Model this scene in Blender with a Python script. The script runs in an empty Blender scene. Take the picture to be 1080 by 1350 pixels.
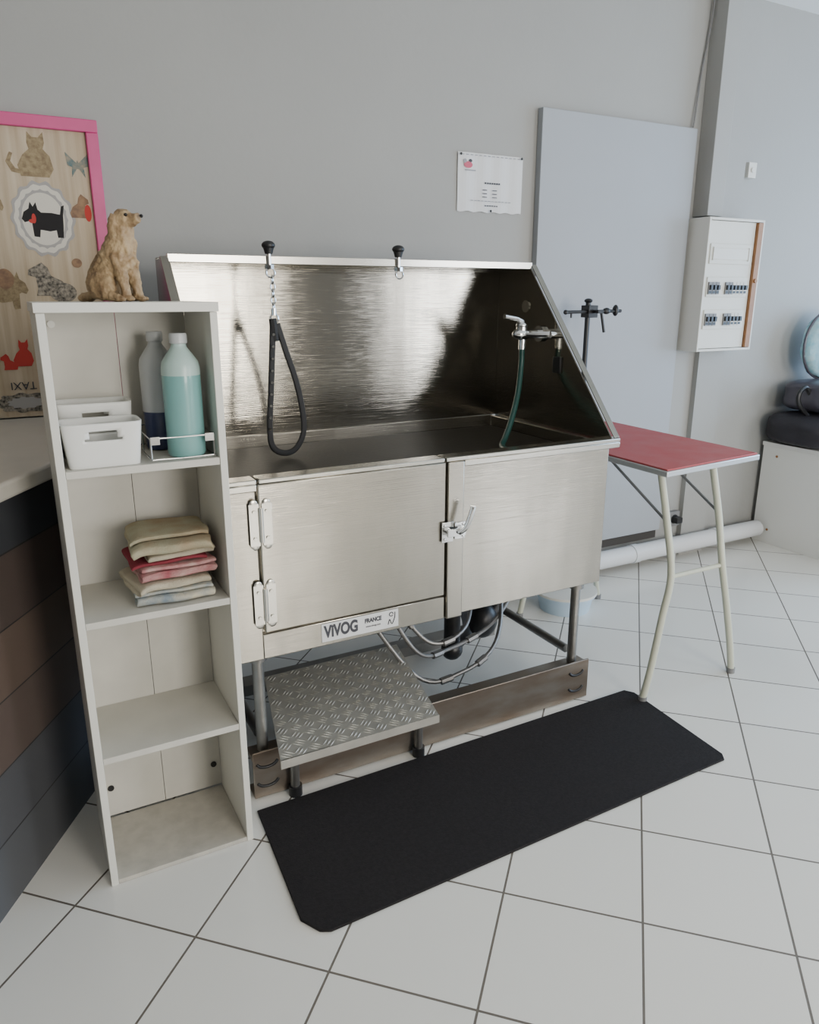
import bpy, bmesh, math, random
from mathutils import Vector, Matrix, noise
random.seed(4)
scene=bpy.context.scene
V=Vector
# ------------------------------------------------------------------ materials
def mat(name,col,rough=.5,metal=0.,var=0.,scale=6.,bump=0.,bscale=60.,spec=.5,stretch=(1,1,1),trans=0.,alpha=1.,rvar=0.,col2=None,coat=0.,brush=0.,brushv=(3,3,420),wav=.003):
    m=bpy.data.materials.new(name);m.use_nodes=True
    nt=m.node_tree;b=nt.nodes['Principled BSDF']
    b.inputs['Base Color'].default_value=(*col,1)
    b.inputs['Roughness'].default_value=rough
    b.inputs['Metallic'].default_value=metal
    b.inputs['Specular IOR Level'].default_value=spec
    b.inputs['Transmission Weight'].default_value=trans
    b.inputs['Alpha'].default_value=alpha
    b.inputs['Coat Weight'].default_value=coat
    tc=nt.nodes.new('ShaderNodeTexCoord');mp=nt.nodes.new('ShaderNodeMapping')
    mp.inputs['Scale'].default_value=stretch
    nt.links.new(tc.outputs['Object'],mp.inputs['Vector'])
    if var>0 or col2 or rvar>0:
        n=nt.nodes.new('ShaderNodeTexNoise');n.inputs['Scale'].default_value=scale;n.inputs['Detail'].default_value=5
        nt.links.new(mp.outputs[0],n.inputs['Vector'])
        r=nt.nodes.new('ShaderNodeMapRange');r.inputs[1].default_value=.3;r.inputs[2].default_value=.7
        nt.links.new(n.outputs['Fac'],r.inputs[0])
        mx=nt.nodes.new('ShaderNodeMix');mx.data_type='RGBA'
        c2=col2 if col2 else tuple(max(0,c*(1-var)) for c in col)
        mx.inputs[6].default_value=(*col,1);mx.inputs[7].default_value=(*c2,1)
        nt.links.new(r.outputs[0],mx.inputs[0]);nt.links.new(mx.outputs[2],b.inputs['Base Color'])
        if rvar>0:
            r2=nt.nodes.new('ShaderNodeMapRange');r2.inputs[1].default_value=.3;r2.inputs[2].default_value=.7
            r2.inputs[3].default_value=rough-rvar;r2.inputs[4].default_value=rough+rvar
            nt.links.new(n.outputs['Fac'],r2.inputs[0]);nt.links.new(r2.outputs[0],b.inputs['Roughness'])
    if brush>0:
        mp2=nt.nodes.new('ShaderNodeMapping');mp2.inputs['Scale'].default_value=brushv
        nt.links.new(tc.outputs['Object'],mp2.inputs['Vector'])
        n2=nt.nodes.new('ShaderNodeTexNoise');n2.inputs['Scale'].default_value=1;n2.inputs['Detail'].default_value=3
        nt.links.new(mp2.outputs[0],n2.inputs['Vector'])
        n3=nt.nodes.new('ShaderNodeTexNoise');n3.inputs['Scale'].default_value=4;n3.inputs['Detail'].default_value=1
        nt.links.new(tc.outputs['Object'],n3.inputs['Vector'])
        bp0=nt.nodes.new('ShaderNodeBump');bp0.inputs['Strength'].default_value=.35;bp0.inputs['Distance'].default_value=wav
        nt.links.new(n3.outputs['Fac'],bp0.inputs['Height'])
        bp=nt.nodes.new('ShaderNodeBump');bp.inputs['Strength'].default_value=brush;bp.inputs['Distance'].default_value=.0006
        nt.links.new(n2.outputs['Fac'],bp.inputs['Height']);nt.links.new(bp0.outputs[0],bp.inputs['Normal']);nt.links.new(bp.outputs[0],b.inputs['Normal'])
    elif bump>0:
        n2=nt.nodes.new('ShaderNodeTexNoise');n2.inputs['Scale'].default_value=bscale;n2.inputs['Detail'].default_value=4
        nt.links.new(mp.outputs[0],n2.inputs['Vector'])
        bp=nt.nodes.new('ShaderNodeBump');bp.inputs['Strength'].default_value=bump;bp.inputs['Distance'].default_value=.003
        nt.links.new(n2.outputs['Fac'],bp.inputs['Height']);nt.links.new(bp.outputs[0],b.inputs['Normal'])
    return m
M={}
M['wall']=mat('wall_paint',(.345,.342,.325),.55,var=.05,scale=2,bump=.15,bscale=45)
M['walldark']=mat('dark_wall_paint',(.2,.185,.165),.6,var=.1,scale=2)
M['boardshade']=mat('painted_board_shade',(.05,.045,.04),.7)  # near-black colour painted in for the shade below the wall board
M['panelw']=mat('door_panel_paint',(.355,.375,.40),.5,var=.04,scale=3,bump=.05)
M['ceil']=mat('ceiling_paint',(.8,.8,.78),.8)
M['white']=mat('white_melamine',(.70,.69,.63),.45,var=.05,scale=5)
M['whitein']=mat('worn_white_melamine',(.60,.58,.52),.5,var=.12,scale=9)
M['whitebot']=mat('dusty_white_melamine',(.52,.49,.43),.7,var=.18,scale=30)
M['steel']=mat('brushed_steel',(.45,.42,.365),.22,metal=1,var=.1,scale=3,rvar=.05,brush=.5)
M['steeldoor']=mat('brushed_steel_front',(.48,.45,.39),.2,metal=1,var=.3,scale=2.6,rvar=.07,stretch=(2.4,1,.45),brush=.6,wav=.008)
M['steelback']=mat('polished_steel_back',(.42,.395,.34),.11,metal=1,var=.35,scale=3,rvar=.05,stretch=(2.8,1,.25),brush=.5,wav=.005)
M['steelrim']=mat('steel_rim',(.56,.54,.49),.22,metal=1)
M['steeldark']=mat('dull_steel_frame',(.33,.32,.3),.42,metal=1,var=.3,scale=8)
M['rail']=mat('dull_steel_rail',(.36,.33,.29),.4,metal=.9,var=.35,scale=6,stretch=(1,1,3),col2=(.24,.185,.14))
M['chrome']=mat('chrome',(.75,.75,.74),.12,metal=1)
M['plate']=mat('checker_plate_aluminium',(.68,.65,.58),.34,metal=.6,var=.15,scale=15)
M['black']=mat('black_plastic',(.012,.012,.013),.4)
M['blackm']=mat('black_matte',(.016,.016,.017),.7)
M['rubber']=mat('black_rubber_mat',(.021,.0185,.019),.85,var=.35,scale=120,bump=.5,bscale=350,spec=.25)
M['basin']=mat('dark_basin_rubber',(.03,.026,.021),.45,var=.3,scale=7,bump=.3,bscale=120,spec=.25)
M['red']=mat('red_table_rubber',(.4,.045,.05),.55,col2=(.4,.095,.095),scale=9,bump=.15,bscale=200)
M['alu']=mat('aluminium_trim',(.62,.62,.62),.35,metal=.9)
M['legp']=mat('pale_green_painted_tube',(.54,.55,.44),.4)
M['pvc']=mat('white_pvc_pipe',(.66,.67,.68),.35)
M['pvcbox']=mat('white_plastic_box',(.68,.67,.62),.4)
M['wood']=mat('orange_wood_edge',(.36,.17,.07),.5,var=.3,scale=20)
M['greyp']=mat('grey_plastic',(.2,.2,.2),.5)
M['pink']=mat('pink_painted_frame',(.62,.07,.23),.45,var=.12,scale=10)
M['paper']=mat('paper',(.7,.7,.7),.6)
M['ink']=mat('ink',(.05,.05,.06),.6)
M['inkpale']=mat('pale_ink',(.3,.31,.34),.6)
M['inkred']=mat('red_pink_ink',(.55,.1,.16),.6)
M['teal']=mat('teal_liquid_plastic',(.19,.4,.39),.25,coat=.3)
M['tealpale']=mat('pale_teal_plastic',(.42,.56,.53),.3)
M['frost']=mat('frosted_plastic',(.6,.62,.63),.3,trans=.25)
M['navy']=mat('dark_blue_liquid',(.04,.05,.11),.25)
M['basket']=mat('white_plastic_basket',(.76,.76,.73),.35)
M['hose']=mat('dark_green_hose',(.01,.055,.045),.4)
M['hosegrey']=mat('braided_steel_hose',(.26,.25,.24),.4,metal=.8,bump=.3,bscale=400)
M['dog']=mat('golden_resin',(.5,.36,.2),.6,col2=(.24,.15,.075),scale=45,bump=.6,bscale=220)
M['dogdark']=mat('dark_resin',(.01,.008,.006),.3)
M['tw_green']=mat('sage_towel',(.44,.43,.31),.95,col2=(.36,.27,.17),scale=14,bump=1,bscale=400,spec=.1)
M['tw_cream']=mat('cream_towel',(.56,.5,.38),.95,var=.25,scale=20,bump=1,bscale=400,spec=.1)
M['tw_pink']=mat('pink_towel',(.42,.13,.15),.95,col2=(.6,.42,.38),scale=26,bump=1,bscale=400,spec=.1)
M['tw_red']=mat('dark_pink_towel',(.25,.045,.06),.95,bump=1,bscale=400,spec=.1)
M['tw_blue']=mat('blue_cream_towel',(.24,.31,.37),.95,col2=(.6,.55,.42),scale=28,bump=1,bscale=400,spec=.1)
M['lino']=mat('counter_laminate',(.56,.53,.47),.4,var=.08,scale=12)
M['bag']=mat('black_nylon',(.018,.016,.022),.6,bump=.4,bscale=80)
M['baggrey']=mat('grey_plastic_cover',(.075,.07,.09),.3)
M['tealfab']=mat('light_blue_patterned_fabric',(.2,.42,.5),.9,col2=(.4,.56,.6),scale=30,bump=.6,bscale=60)
M['bluebox']=mat('pale_blue_plastic',(.45,.58,.7),.4)
M['fabric']=mat('beige_wood_print_fabric',(.6,.5,.37),.85,col2=(.43,.33,.22),scale=5,stretch=(9,1,.5))
M['f_brown']=mat('print_brown',(.2,.14,.08),.85,col2=(.36,.28,.16),scale=90)
M['f_grey']=mat('print_grey',(.38,.36,.34),.85)
M['f_black']=mat('print_black',(.015,.013,.013),.85)
M['f_dots']=mat('print_dotted_black',(.02,.02,.02),.85,col2=(.4,.35,.28),scale=110)
M['f_red']=mat('print_red',(.5,.05,.04),.85)
M['f_tan']=mat('print_tan',(.34,.21,.12),.85,col2=(.2,.12,.08),scale=70)
M['f_teal']=mat('print_teal',(.1,.17,.18),.85,col2=(.35,.3,.22),scale=80)
M['f_pale']=mat('print_pale',(.66,.62,.54),.85)

def floor_mat():
    m=bpy.data.materials.new('white_floor_tiles');m.use_nodes=True;nt=m.node_tree;b=nt.nodes['Principled BSDF']
    tc=nt.nodes.new('ShaderNodeTexCoord');mp=nt.nodes.new('ShaderNodeMapping');mp.vector_type='TEXTURE'
    mp.inputs['Location'].default_value=(1.10,.945,0);mp.inputs['Rotation'].default_value=(0,0,math.radians(45.6));mp.inputs['Scale'].default_value=(.314,.314,.314)
    nt.links.new(tc.outputs['Object'],mp.inputs['Vector'])
    br=nt.nodes.new('ShaderNodeTexBrick');br.offset=0;br.squash=1
    br.inputs['Scale'].default_value=1;br.inputs['Brick Width'].default_value=1;br.inputs['Row Height'].default_value=1
    br.inputs['Mortar Size'].default_value=.009;br.inputs['Mortar Smooth'].default_value=.15
    br.inputs['Color1'].default_value=(.8,.785,.735,1);br.inputs['Color2'].default_value=(.77,.755,.705,1);br.inputs['Mortar'].default_value=(.15,.13,.11,1)
    nt.links.new(mp.outputs[0],br.inputs['Vector'])
    n=nt.nodes.new('ShaderNodeTexNoise');n.inputs['Scale'].default_value=9;nt.links.new(tc.outputs['Object'],n.inputs['Vector'])
    mr=nt.nodes.new('ShaderNodeMapRange');mr.inputs[3].default_value=.12;mr.inputs[4].default_value=.26;nt.links.new(n.outputs['Fac'],mr.inputs[0])
    nt.links.new(br.outputs['Color'],b.inputs['Base Color']);nt.links.new(mr.outputs[0],b.inputs['Roughness'])
    bp=nt.nodes.new('ShaderNodeBump');bp.inputs['Strength'].default_value=.6;bp.inputs['Distance'].default_value=.002;bp.invert=True
    nt.links.new(br.outputs['Fac'],bp.inputs['Height']);nt.links.new(bp.outputs[0],b.inputs['Normal'])
    return m
M['floor']=floor_mat()
def plank_mat():
    m=bpy.data.materials.new('dark_plank_cladding');m.use_nodes=True;nt=m.node_tree;b=nt.nodes['Principled BSDF']
    g=nt.nodes.new('ShaderNodeNewGeometry');s=nt.nodes.new('ShaderNodeSeparateXYZ');nt.links.new(g.outputs['Position'],s.inputs[0])
    mr=nt.nodes.new('ShaderNodeMapRange');mr.inputs[2].default_value=.96;nt.links.new(s.outputs['Z'],mr.inputs[0])
    cr=nt.nodes.new('ShaderNodeValToRGB');cr.color_ramp.interpolation='CONSTANT'
    e=cr.color_ramp.elements;e[0].position=0;e[0].color=(.075,.078,.085,1);e[1].position=.17;e[1].color=(.07,.072,.08,1)
    for p,c in [(.165,(.02,.02,.02)),(.335,(.095,.07,.06)),(.33,(.02,.02,.02)),(.5,(.11,.078,.062)),(.495,(.02,.02,.02)),(.66,(.075,.055,.048)),(.655,(.02,.02,.02)),(.83,(.04,.043,.05)),(.825,(.015,.015,.015))]:
        x=e.new(p);x.color=(*c,1)
    nt.links.new(mr.outputs[0],cr.inputs[0])
    nt.links.new(cr.outputs[0],b.inputs['Base Color']);b.inputs['Roughness'].default_value=.6
    return m
M['plank']=plank_mat()

# ------------------------------------------------------------------ mesh helpers
def box(bm,x0,x1,y0,y1,z0,z1,mi=0,mx=None):
    vs=[bm.verts.new((x,y,z)) for x in(x0,x1) for y in(y0,y1) for z in(z0,z1)]
    if mx is not None:
        for v in vs: v.co=mx@v.co
    for f in [(0,1,3,2),(4,6,7,5),(0,4,5,1),(2,3,7,6),(0,2,6,4),(1,5,7,3)]:
        fc=bm.faces.new([vs[i] for i in f]);fc.material_index=mi
    return vs
def frame(d):
    d=d.normalized();a=V((0,0,1)) if abs(d.z)<.9 else V((1,0,0))
    u=d.cross(a).normalized();return u,d.cross(u).normalized()
def tube(bm,pts,r,seg=10,mi=0,closed=False,flat=1.):
    pts=[V(p) for p in pts];n=len(pts);rs=r if isinstance(r,(list,tuple)) else [r]*n
    rings=[];u=None
    for i,p in enumerate(pts):
        if closed: d=pts[(i+1)%n]-pts[i-1]
        else: d=pts[min(i+1,n-1)]-pts[max(i-1,0)]
        if d.length<1e-9:d=V((0,0,1))
        d.normalize()
        if u is None: u,w=frame(d)
        else:
            u=(u-d*u.dot(d));u=u.normalized() if u.length>1e-6 else frame(d)[0];w=d.cross(u)
        rings.append([bm.verts.new(p+u*math.cos(t)*rs[i]*flat+w*math.sin(t)*rs[i]) for t in [2*math.pi*k/seg for k in range(seg)]])
    for i in range(n if closed else n-1):
        a=rings[i];b=rings[(i+1)%n]
        for k in range(seg):
            f=bm.faces.new([a[k],a[(k+1)%seg],b[(k+1)%seg],b[k]]);f.material_index=mi
    if not closed:
        for q in (rings[0][::-1],rings[-1]):
            f=bm.faces.new(q);f.material_index=mi
def cyl(bm,p0,p1,r,r1=None,seg=16,mi=0): tube(bm,[p0,p1],[r,r if r1 is None else r1],seg,mi)
def smoothpath(pts,n=8,closed=False):
    pts=[V(p) for p in pts];out=[];N=len(pts)
    for i in range(N if closed else N-1):
        if closed: a,b,c,d=pts[i-1],pts[i],pts[(i+1)%N],pts[(i+2)%N]
        else: a,b,c,d=pts[max(i-1,0)],pts[i],pts[i+1],pts[min(i+2,N-1)]
        for k in range(n):
            t=k/n
            out.append(.5*((2*b)+(c-a)*t+(2*a-5*b+4*c-d)*t*t+(3*b-a-3*c+d)*t**3))
    if not closed: out.append(pts[-1])
    return out
def lathe(bm,prof,c,seg=32,mi=0,mis=None):
    c=V(c);rings=[]
    for r,z in prof:
        if r<1e-6: rings.append([bm.verts.new(c+V((0,0,z)))])
        else: rings.append([bm.verts.new(c+V((r*math.cos(2*math.pi*k/seg),r*math.sin(2*math.pi*k/seg),z))) for k in range(seg)])
    for i in range(len(rings)-1):
        a,b=rings[i],rings[i+1]
        for k in range(seg):
            k2=(k+1)%seg
            if len(a)==1 and len(b)==1: continue
            if len(a)==1: q=[a[0],b[k2],b[k]]
            elif len(b)==1: q=[a[k],a[k2],b[0]]
            else: q=[a[k],a[k2],b[k2],b[k]]
            f=bm.faces.new(q);f.material_index=mis[i] if mis else mi
def ell(bm,c,r,seg=20,mi=0,rot=None):
    mx=Matrix.Translation(V(c))@(rot.to_4x4() if rot else Matrix())@Matrix.Diagonal((*r,1))
    res=bmesh.ops.create_uvsphere(bm,u_segments=seg,v_segments=max(8,seg//2),radius=1,matrix=mx)
    for v in res['verts']:
        for f in v.link_faces: f.material_index=mi
def prism(bm,pts,axis,a0,a1,mi=0):
    def mkp(p,a):
        return (a,p[0],p[1]) if axis=='x' else ((p[0],a,p[1]) if axis=='y' else (p[0],p[1],a))
    A=[bm.verts.new(mkp(p,a0)) for p in pts];B=[bm.verts.new(mkp(p,a1)) for p in pts]
    n=len(pts)
    f=bm.faces.new(A[::-1]);f.material_index=mi
    f=bm.faces.new(B);f.material_index=mi
    for i in range(n):
        f=bm.faces.new([A[i],A[(i+1)%n],B[(i+1)%n],B[i]]);f.material_index=mi
WL={}
def setp(o,label=None,category=None,kind=None,group=None):
    if label:o['label']=label
    if category:o['category']=category
    if kind:o['kind']=kind
    if group:o['group']=group
def mk(name,bm,mats,parent=None,bevel=0,subsurf=0,smooth=True,angle=35,loc=None,**props):
    bmesh.ops.recalc_face_normals(bm,faces=bm.faces[:])
    co=[v.co for v in bm.verts]
    if loc is None:
        loc=V(((min(c.x for c in co)+max(c.x for c in co))/2,(min(c.y for c in co)+max(c.y for c in co))/2,min(c.z for c in co)))
    loc=V(loc)
    for v in bm.verts: v.co-=loc
    me=bpy.data.meshes.new(name);bm.to_mesh(me);bm.free()
    if smooth:
        me.polygons.foreach_set('use_smooth',[True]*len(me.polygons));me.set_sharp_from_angle(angle=math.radians(angle))
    for m in (mats if isinstance(mats,list) else [mats]): me.materials.append(M[m])
    o=bpy.data.objects.new(name,me);scene.collection.objects.link(o)
    WL[o.name]=loc
    if parent is not None:
        o.parent=parent;o.location=loc-WL[parent.name]
    else:o.location=loc
    if bevel:
        b=o.modifiers.new('bevel','BEVEL');b.width=bevel;b.segments=2;b.limit_method='ANGLE';b.angle_limit=math.radians(40)
    if subsurf:
        s=o.modifiers.new('sub','SUBSURF');s.levels=subsurf;s.render_levels=subsurf
    setp(o,**props);return o
def empty(name,loc,label=None,category=None,parent=None,**k):
    e=bpy.data.objects.new(name,None);e.empty_display_size=.1;scene.collection.objects.link(e);WL[e.name]=V(loc)
    if parent is not None: e.parent=parent;e.location=V(loc)-WL[parent.name]
    else: e.location=loc
    setp(e,label,category,**k);return e
def B(): return bmesh.new()
def text_mesh(name,txt,size,parent,matname,origin,xdir=(1,0,0),ydir=(0,0,1),align='CENTER',bold=0.,squash=1.,shear=0.,**p):
    cu=bpy.data.curves.new('t','FONT');cu.body=txt;cu.size=size;cu.extrude=.0004;cu.offset=bold;cu.align_x=align;cu.align_y='CENTER';cu.shear=shear
    ob=bpy.data.objects.new('t',cu);scene.collection.objects.link(ob)
    dg=bpy.context.evaluated_depsgraph_get();me=bpy.data.meshes.new_from_object(ob.evaluated_get(dg))
    bpy.data.objects.remove(ob)
    bm=B();bm.from_mesh(me);bpy.data.meshes.remove(me)
    X=V(xdir).normalized();Y=V(ydir).normalized();Zd=X.cross(Y);o=V(origin)
    for v in bm.verts: c=v.co.copy();v.co=o+X*c.x*squash+Y*c.y+Zd*c.z
    for f in bm.faces: f.material_index=0
    return mk(name,bm,matname,parent,smooth=False,**p)

# ------------------------------------------------------------------ room
WY=2.72;CZ=2.66
def struct(name,args,mt):
    bm=B();box(bm,*args);return mk(name,bm,mt,smooth=False,kind='structure',loc=(0,0,0))
struct('floor',(-2.2,6.2,-3.2,WY+.12,-.1,0),'floor')
struct('ceiling',(-2.2,6.2,-3.2,WY+.12,CZ,CZ+.1),'ceil')
struct('wall_back',(-2.2,6.2,WY,WY+.12,0,CZ),'wall')
struct('wall_left',(-2.3,-2.2,-3.2,WY+.12,0,CZ),'walldark')
bm=B();box(bm,-2.2,6.2,-3.3,-3.2,0,.4);box(bm,-2.2,6.2,-3.3,-3.2,2.35,CZ);box(bm,-2.2,.9,-3.3,-3.2,.4,2.35);box(bm,2.4,4.2,-3.3,-3.2,.4,2.35);box(bm,5.6,6.2,-3.3,-3.2,.4,2.35)
mk('wall_front',bm,'walldark',smooth=False,kind='structure',loc=(0,0,0))
bm=B();box(bm,6.2,6.3,-3.2,WY+.12,0,.4);box(bm,6.2,6.3,-3.2,WY+.12,2.4,CZ);box(bm,6.2,6.3,-3.2,-.4,.4,2.4);box(bm,6.2,6.3,2.3,WY+.12,.4,2.4)
mk('wall_right',bm,'wall',smooth=False,kind='structure',loc=(0,0,0))
def wframe(name,a,b,k):
    bm=B()
    for x in(a,(a+b)/2,b-.05):
        if k=='y': box(bm,x,x+.05,-3.27,-3.22,.4,2.35)
        else: box(bm,6.22,6.27,x,x+.05,.4,2.4)
    if k=='y': box(bm,a,b,-3.27,-3.22,.4,.45);box(bm,a,b,-3.27,-3.22,2.3,2.35)
    else: box(bm,6.22,6.27,a,b,.4,.45);box(bm,6.22,6.27,a,b,2.35,2.4)
    mk(name,bm,'alu',kind='structure')
wframe('window_1',.9,2.4,'y');wframe('window_2',4.2,5.6,'y');wframe('window_3',-.4,2.3,'x')
struct('trim_1',(3.10,3.28,WY-.03,WY-.0005,0,CZ),'wall')
struct('board_shade_strip',(2.05,2.93,WY-.012,WY-.0005,.12,.168),'boardshade')  # added dark strip standing in for shade between board and pipe

bm=B();box(bm,2.05,2.93,WY-.035,WY-.002,.17,2.08)
mk('wall_board',bm,'panelw',bevel=.002,label='tall flat grey painted board fixed against the wall',category='wall board')

# ------------------------------------------------------------------ cable trunk, cable, switch
bm=B();box(bm,2.985,3.085,WY-.09,WY-.001,1.71,CZ-.002)
mk('cable_trunking',bm,'wall',bevel=.002,label='grey painted vertical cable trunking above the fuse box',category='cable trunking')
bm=B();tube(bm,smoothpath([(2.975,2.7,CZ-.01),(2.97,2.705,2.5),(2.945,2.71,2.3),(2.925,2.705,2.12),(2.925,2.71,2.09)],6),.004,6)
mk('wall_cable',bm,'greyp',label='thin grey cable hanging beside the trunking',category='cable')
bm=B();box(bm,3.30,3.355,WY-.035,WY-.0002,1.90,1.97);cyl(bm,(3.327,WY-.036,1.935),(3.327,WY-.04,1.935),.012)
mk('junction_box',bm,'pvcbox',bevel=.003,label='small white plastic switch box on the wall',category='switch')

# ------------------------------------------------------------------ fuse box
fb=empty('fuse_box',(3.14,WY-.07,1.09),'open white fuse box with rows of breakers and a wooden edge','fuse box')
bm=B();x0,x1,y0,y1,z0,z1=2.95,3.33,2.58,WY-.001,1.09,1.70
box(bm,x0,x0+.012,y0,y1,z0,z1);box(bm,x1-.012,x1,y0,y1,z0,z1);box(bm,x0+.012,x1-.012,y0,y1,z0,z0+.012);box(bm,x0+.012,x1-.012,y0,y1,z1-.012,z1);box(bm,x0+.012,x1-.012,y1-.01,y1,z0+.012,z1-.012)
mk('body',bm,'pvcbox',fb,bevel=.002)
bm=B();box(bm,x0+.014,x1-.05,y0+.01,y0+.02,z0+.014,z1-.014)
for z in(1.24,1.39,1.54): box(bm,x0+.03,x1-.07,y0+.004,y0+.0095,z-.045,z+.045)
mk('cover_plate',bm,'white',fb,bevel=.001)
for z,xs in((1.24,(2.985,3.01,3.035,3.11,3.135,3.16,3.185,3.21)),(1.385,(2.985,3.01,3.035,3.10,3.125,3.15,3.175,3.2,3.225))):
    for x in xs:
        bm=B();box(bm,x,x+.022,y0-.004,y0+.0035,z-.028,z+.028,0);box(bm,x+.004,x+.018,y0-.014,y0-.0042,z-.008,z+.014,1);box(bm,x+.002,x+.02,y0-.0045,y0-.0041,z-.024,z-.013,1)
        mk('breaker',bm,['greyp','black'] if x<3.14 else ['white','black'],fb,bevel=.0006)
bm=B();box(bm,x0+.05,x1-.09,y0+.001,y0+.0035,1.515,1.565);box(bm,x0+.045,x0+.05,y0-.002,y0+.0035,1.51,1.57);box(bm,x1-.09,x1-.085,y0-.002,y0+.0035,1.51,1.57)
mk('blank_cover',bm,'pvcbox',fb,bevel=.0008)
bm=B();box(bm,x1-.046,x1-.013,y0-.004,y0+.02,z0+.014,z1-.014)
cyl(bm,(x1-.03,y0-.012,1.42),(x1-.03,y0-.0045,1.42),.01)
mk('wooden_edge',bm,'wood',fb,bevel=.001,label='orange-brown wooden edge')

# ------------------------------------------------------------------ notice
nt_=empty('notice',(1.825,WY-.003,1.67),'white printed notice sheet with small text pinned to the wall','notice')
bm=B()
NX=24
vs=[[bm.verts.new((1.67+.31*i/NX,WY-.004-.003*math.sin(i*.5)**2-.002*j,1.675+.215*j+(-.006 if j==0 else 0)*math.sin(i*1.3)*.4)) for j in(0,1)] for i in range(NX+1)]
for i in range(NX): bm.faces.new([vs[i][0],vs[i+1][0],vs[i+1][1],vs[i][1]])
yy=WY-.0115
def mark(cx,cz,w,h,mi=1): box(bm,cx-w/2,cx+w/2,yy,yy+.0005,cz-h/2,cz+h/2,mi)
for i in range(7): mark(1.798+i*.011,1.783,.008,.006)
for j,z in enumerate((1.757,1.744,1.731)): mark(1.795,z,.022,.003);mark(1.843,z,.022,.003)
for i in range(12): mark(1.735+i*.0165,1.716,.012,.0028,2)
for i in range(6): mark(1.80+i*.011,1.699,.008,.004)
for i in range(14): mark(1.69+i*.0205,1.882,.012,.003,2)
ell(bm,(1.715,yy,1.845),(.02,.0005,.012),12,3);ell(bm,(1.70,yy,1.858),(.008,.0005,.008),12,2);ell(bm,(1.725,yy,1.86),(.008,.0005,.006),12,1);mark(1.725,1.826,.05,.004,2)
mk('sheet',bm,['paper','ink','inkpale','inkred'],nt_,smooth=False)
for q in((1.68,1.882),(1.97,1.884),(1.825,1.68)):
    bm=B();ell(bm,(q[0],WY-.014,q[1]),(.005,.003,.005),10)
    mk('pin',bm,'black',nt_)

# ------------------------------------------------------------------ pipe, socket
bm=B();tube(bm,[(1.2,2.645,.085),(2.5,2.645,.082),(3.66,2.645,.082)],.045,20);
for x in(1.9,2.7,3.3): tube(bm,[(x,2.645,.082),(x+.04,2.645,.082)],.049,20)
for x in(2.2,3.0): box(bm,x,x+.02,2.64,WY-.001,.0,.045)
mk('waste_pipe',bm,'pvc',label='thick white plastic waste pipe running along the wall base',category='pipe')
so=empty('wall_socket',(3.04,WY-.04,.17),'small dark wall socket above the pipe','socket')
bm=B();box(bm,3.0,3.08,WY-.03,WY-.001,.17,.25)
mk('socket_body',bm,'greyp',so,bevel=.004)
bm=B();cyl(bm,(3.04,WY-.034,.21),(3.04,WY-.0305,.21),.025);box(bm,3.02,3.06,WY-.07,WY-.034,.195,.225)
mk('plug',bm,'black',so,bevel=.003)

# ------------------------------------------------------------------ dog bath
XL,XR,YF,YB=.44,1.68,1.76,2.42
ZR=.915;ZB=.43;ZT=1.455
bath=empty('dog_bath',(1.06,2.09,0),'stainless steel dog grooming bath with side door and high splashback','dog bath')
bm=B()
box(bm,XL+.004,XR-.02,YF+.012,YF+.02,ZB,ZR-.012)
box(bm,XL+.004,XR-.02,YB-.012,YB-.004,ZB,ZR-.01)
box(bm,XL+.004,XL+.012,YF+.02,YB-.012,ZB,ZR-.012);box(bm,XR-.028,XR-.02,YF+.02,YB-.012,ZB,ZR-.012)
box(bm,XL+.012,XR-.028,YF+.02,YB-.012,ZB,ZB+.01)
mk('tub_body',bm,'steeldoor',bath,bevel=.002)
bm=B();box(bm,XL+.013,XR-.029,YF+.021,YB-.013,.845,.865)
mk('basin_mat',bm,'basin',bath,label='dark rubber basin floor',bevel=.003)
bm=B();box(bm,XL,XR,YB-.004,YB,ZR-.01,ZT)
mk('back_panel',bm,'steelback',bath)
bm=B();box(bm,XL,XR,2.235,YB,ZT,ZT+.004);box(bm,XL-.003,XR+.003,2.226,2.236,ZT-.016,ZT+.008)
mk('top_flange',bm,'steelrim',bath,bevel=.002)
prof=[(YB-.0045,ZT-.0005),(2.237,ZT-.0005),(YF+.005,ZR),(YF+.005,ZR-.02),(YB-.0045,ZR-.02)]
for sx,s in((XL,1),(XR,-1)):
    bm=B();prism(bm,prof,'x',sx,sx+.004*s)
    d=V((0,2.237-(YF+.005),ZT-ZR)).normalized();nrm=V((0,-d.z,d.y))
    p0=V((sx,YF+.0,ZR));p1=V((sx,2.232,ZT-.002))
    a=[p0,p0+V((.022*-s,0,0)),p1+V((.022*-s,0,0)),p1]
    vs=[bm.verts.new(q) for q in a]+[bm.verts.new(q+nrm*.004) for q in a]
    for f in((0,1,2,3),(7,6,5,4),(0,4,5,1),(1,5,6,2),(2,6,7,3),(3,7,4,0)): bm.faces.new([vs[i] for i in f])
    mk('side_panel',bm,'steelback',bath,bevel=.001)
bm=B();box(bm,XL-.002,.512,YF-.008,YF+.045,ZR-.012,ZR);box(bm,.518,1.052,YF-.008,YF+.045,ZR-.012,ZR);box(bm,1.058,XR+.022,YF-.008,YF+.045,ZR-.012,ZR)
box(bm,XL-.002,.512,YF-.008,YF-.003,ZR-.03,ZR-.012);box(bm,1.118,XR+.022,YF-.008,YF-.003,ZR-.03,ZR-.012)
mk('front_rim',bm,'steelrim',bath,bevel=.003)
bm=B()
box(bm,XL,.508,YF-.002,YF+.0115,ZB-.003,ZR-.0125);box(bm,.508,1.06,YF-.002,YF+.0115,ZB-.003,.497)
mk('front_frame',bm,'steeldoor',bath,bevel=.002)
bm=B();box(bm,1.062,1.115,YF-.012,YF+.0115,ZB-.003,ZR-.0125)
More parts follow.
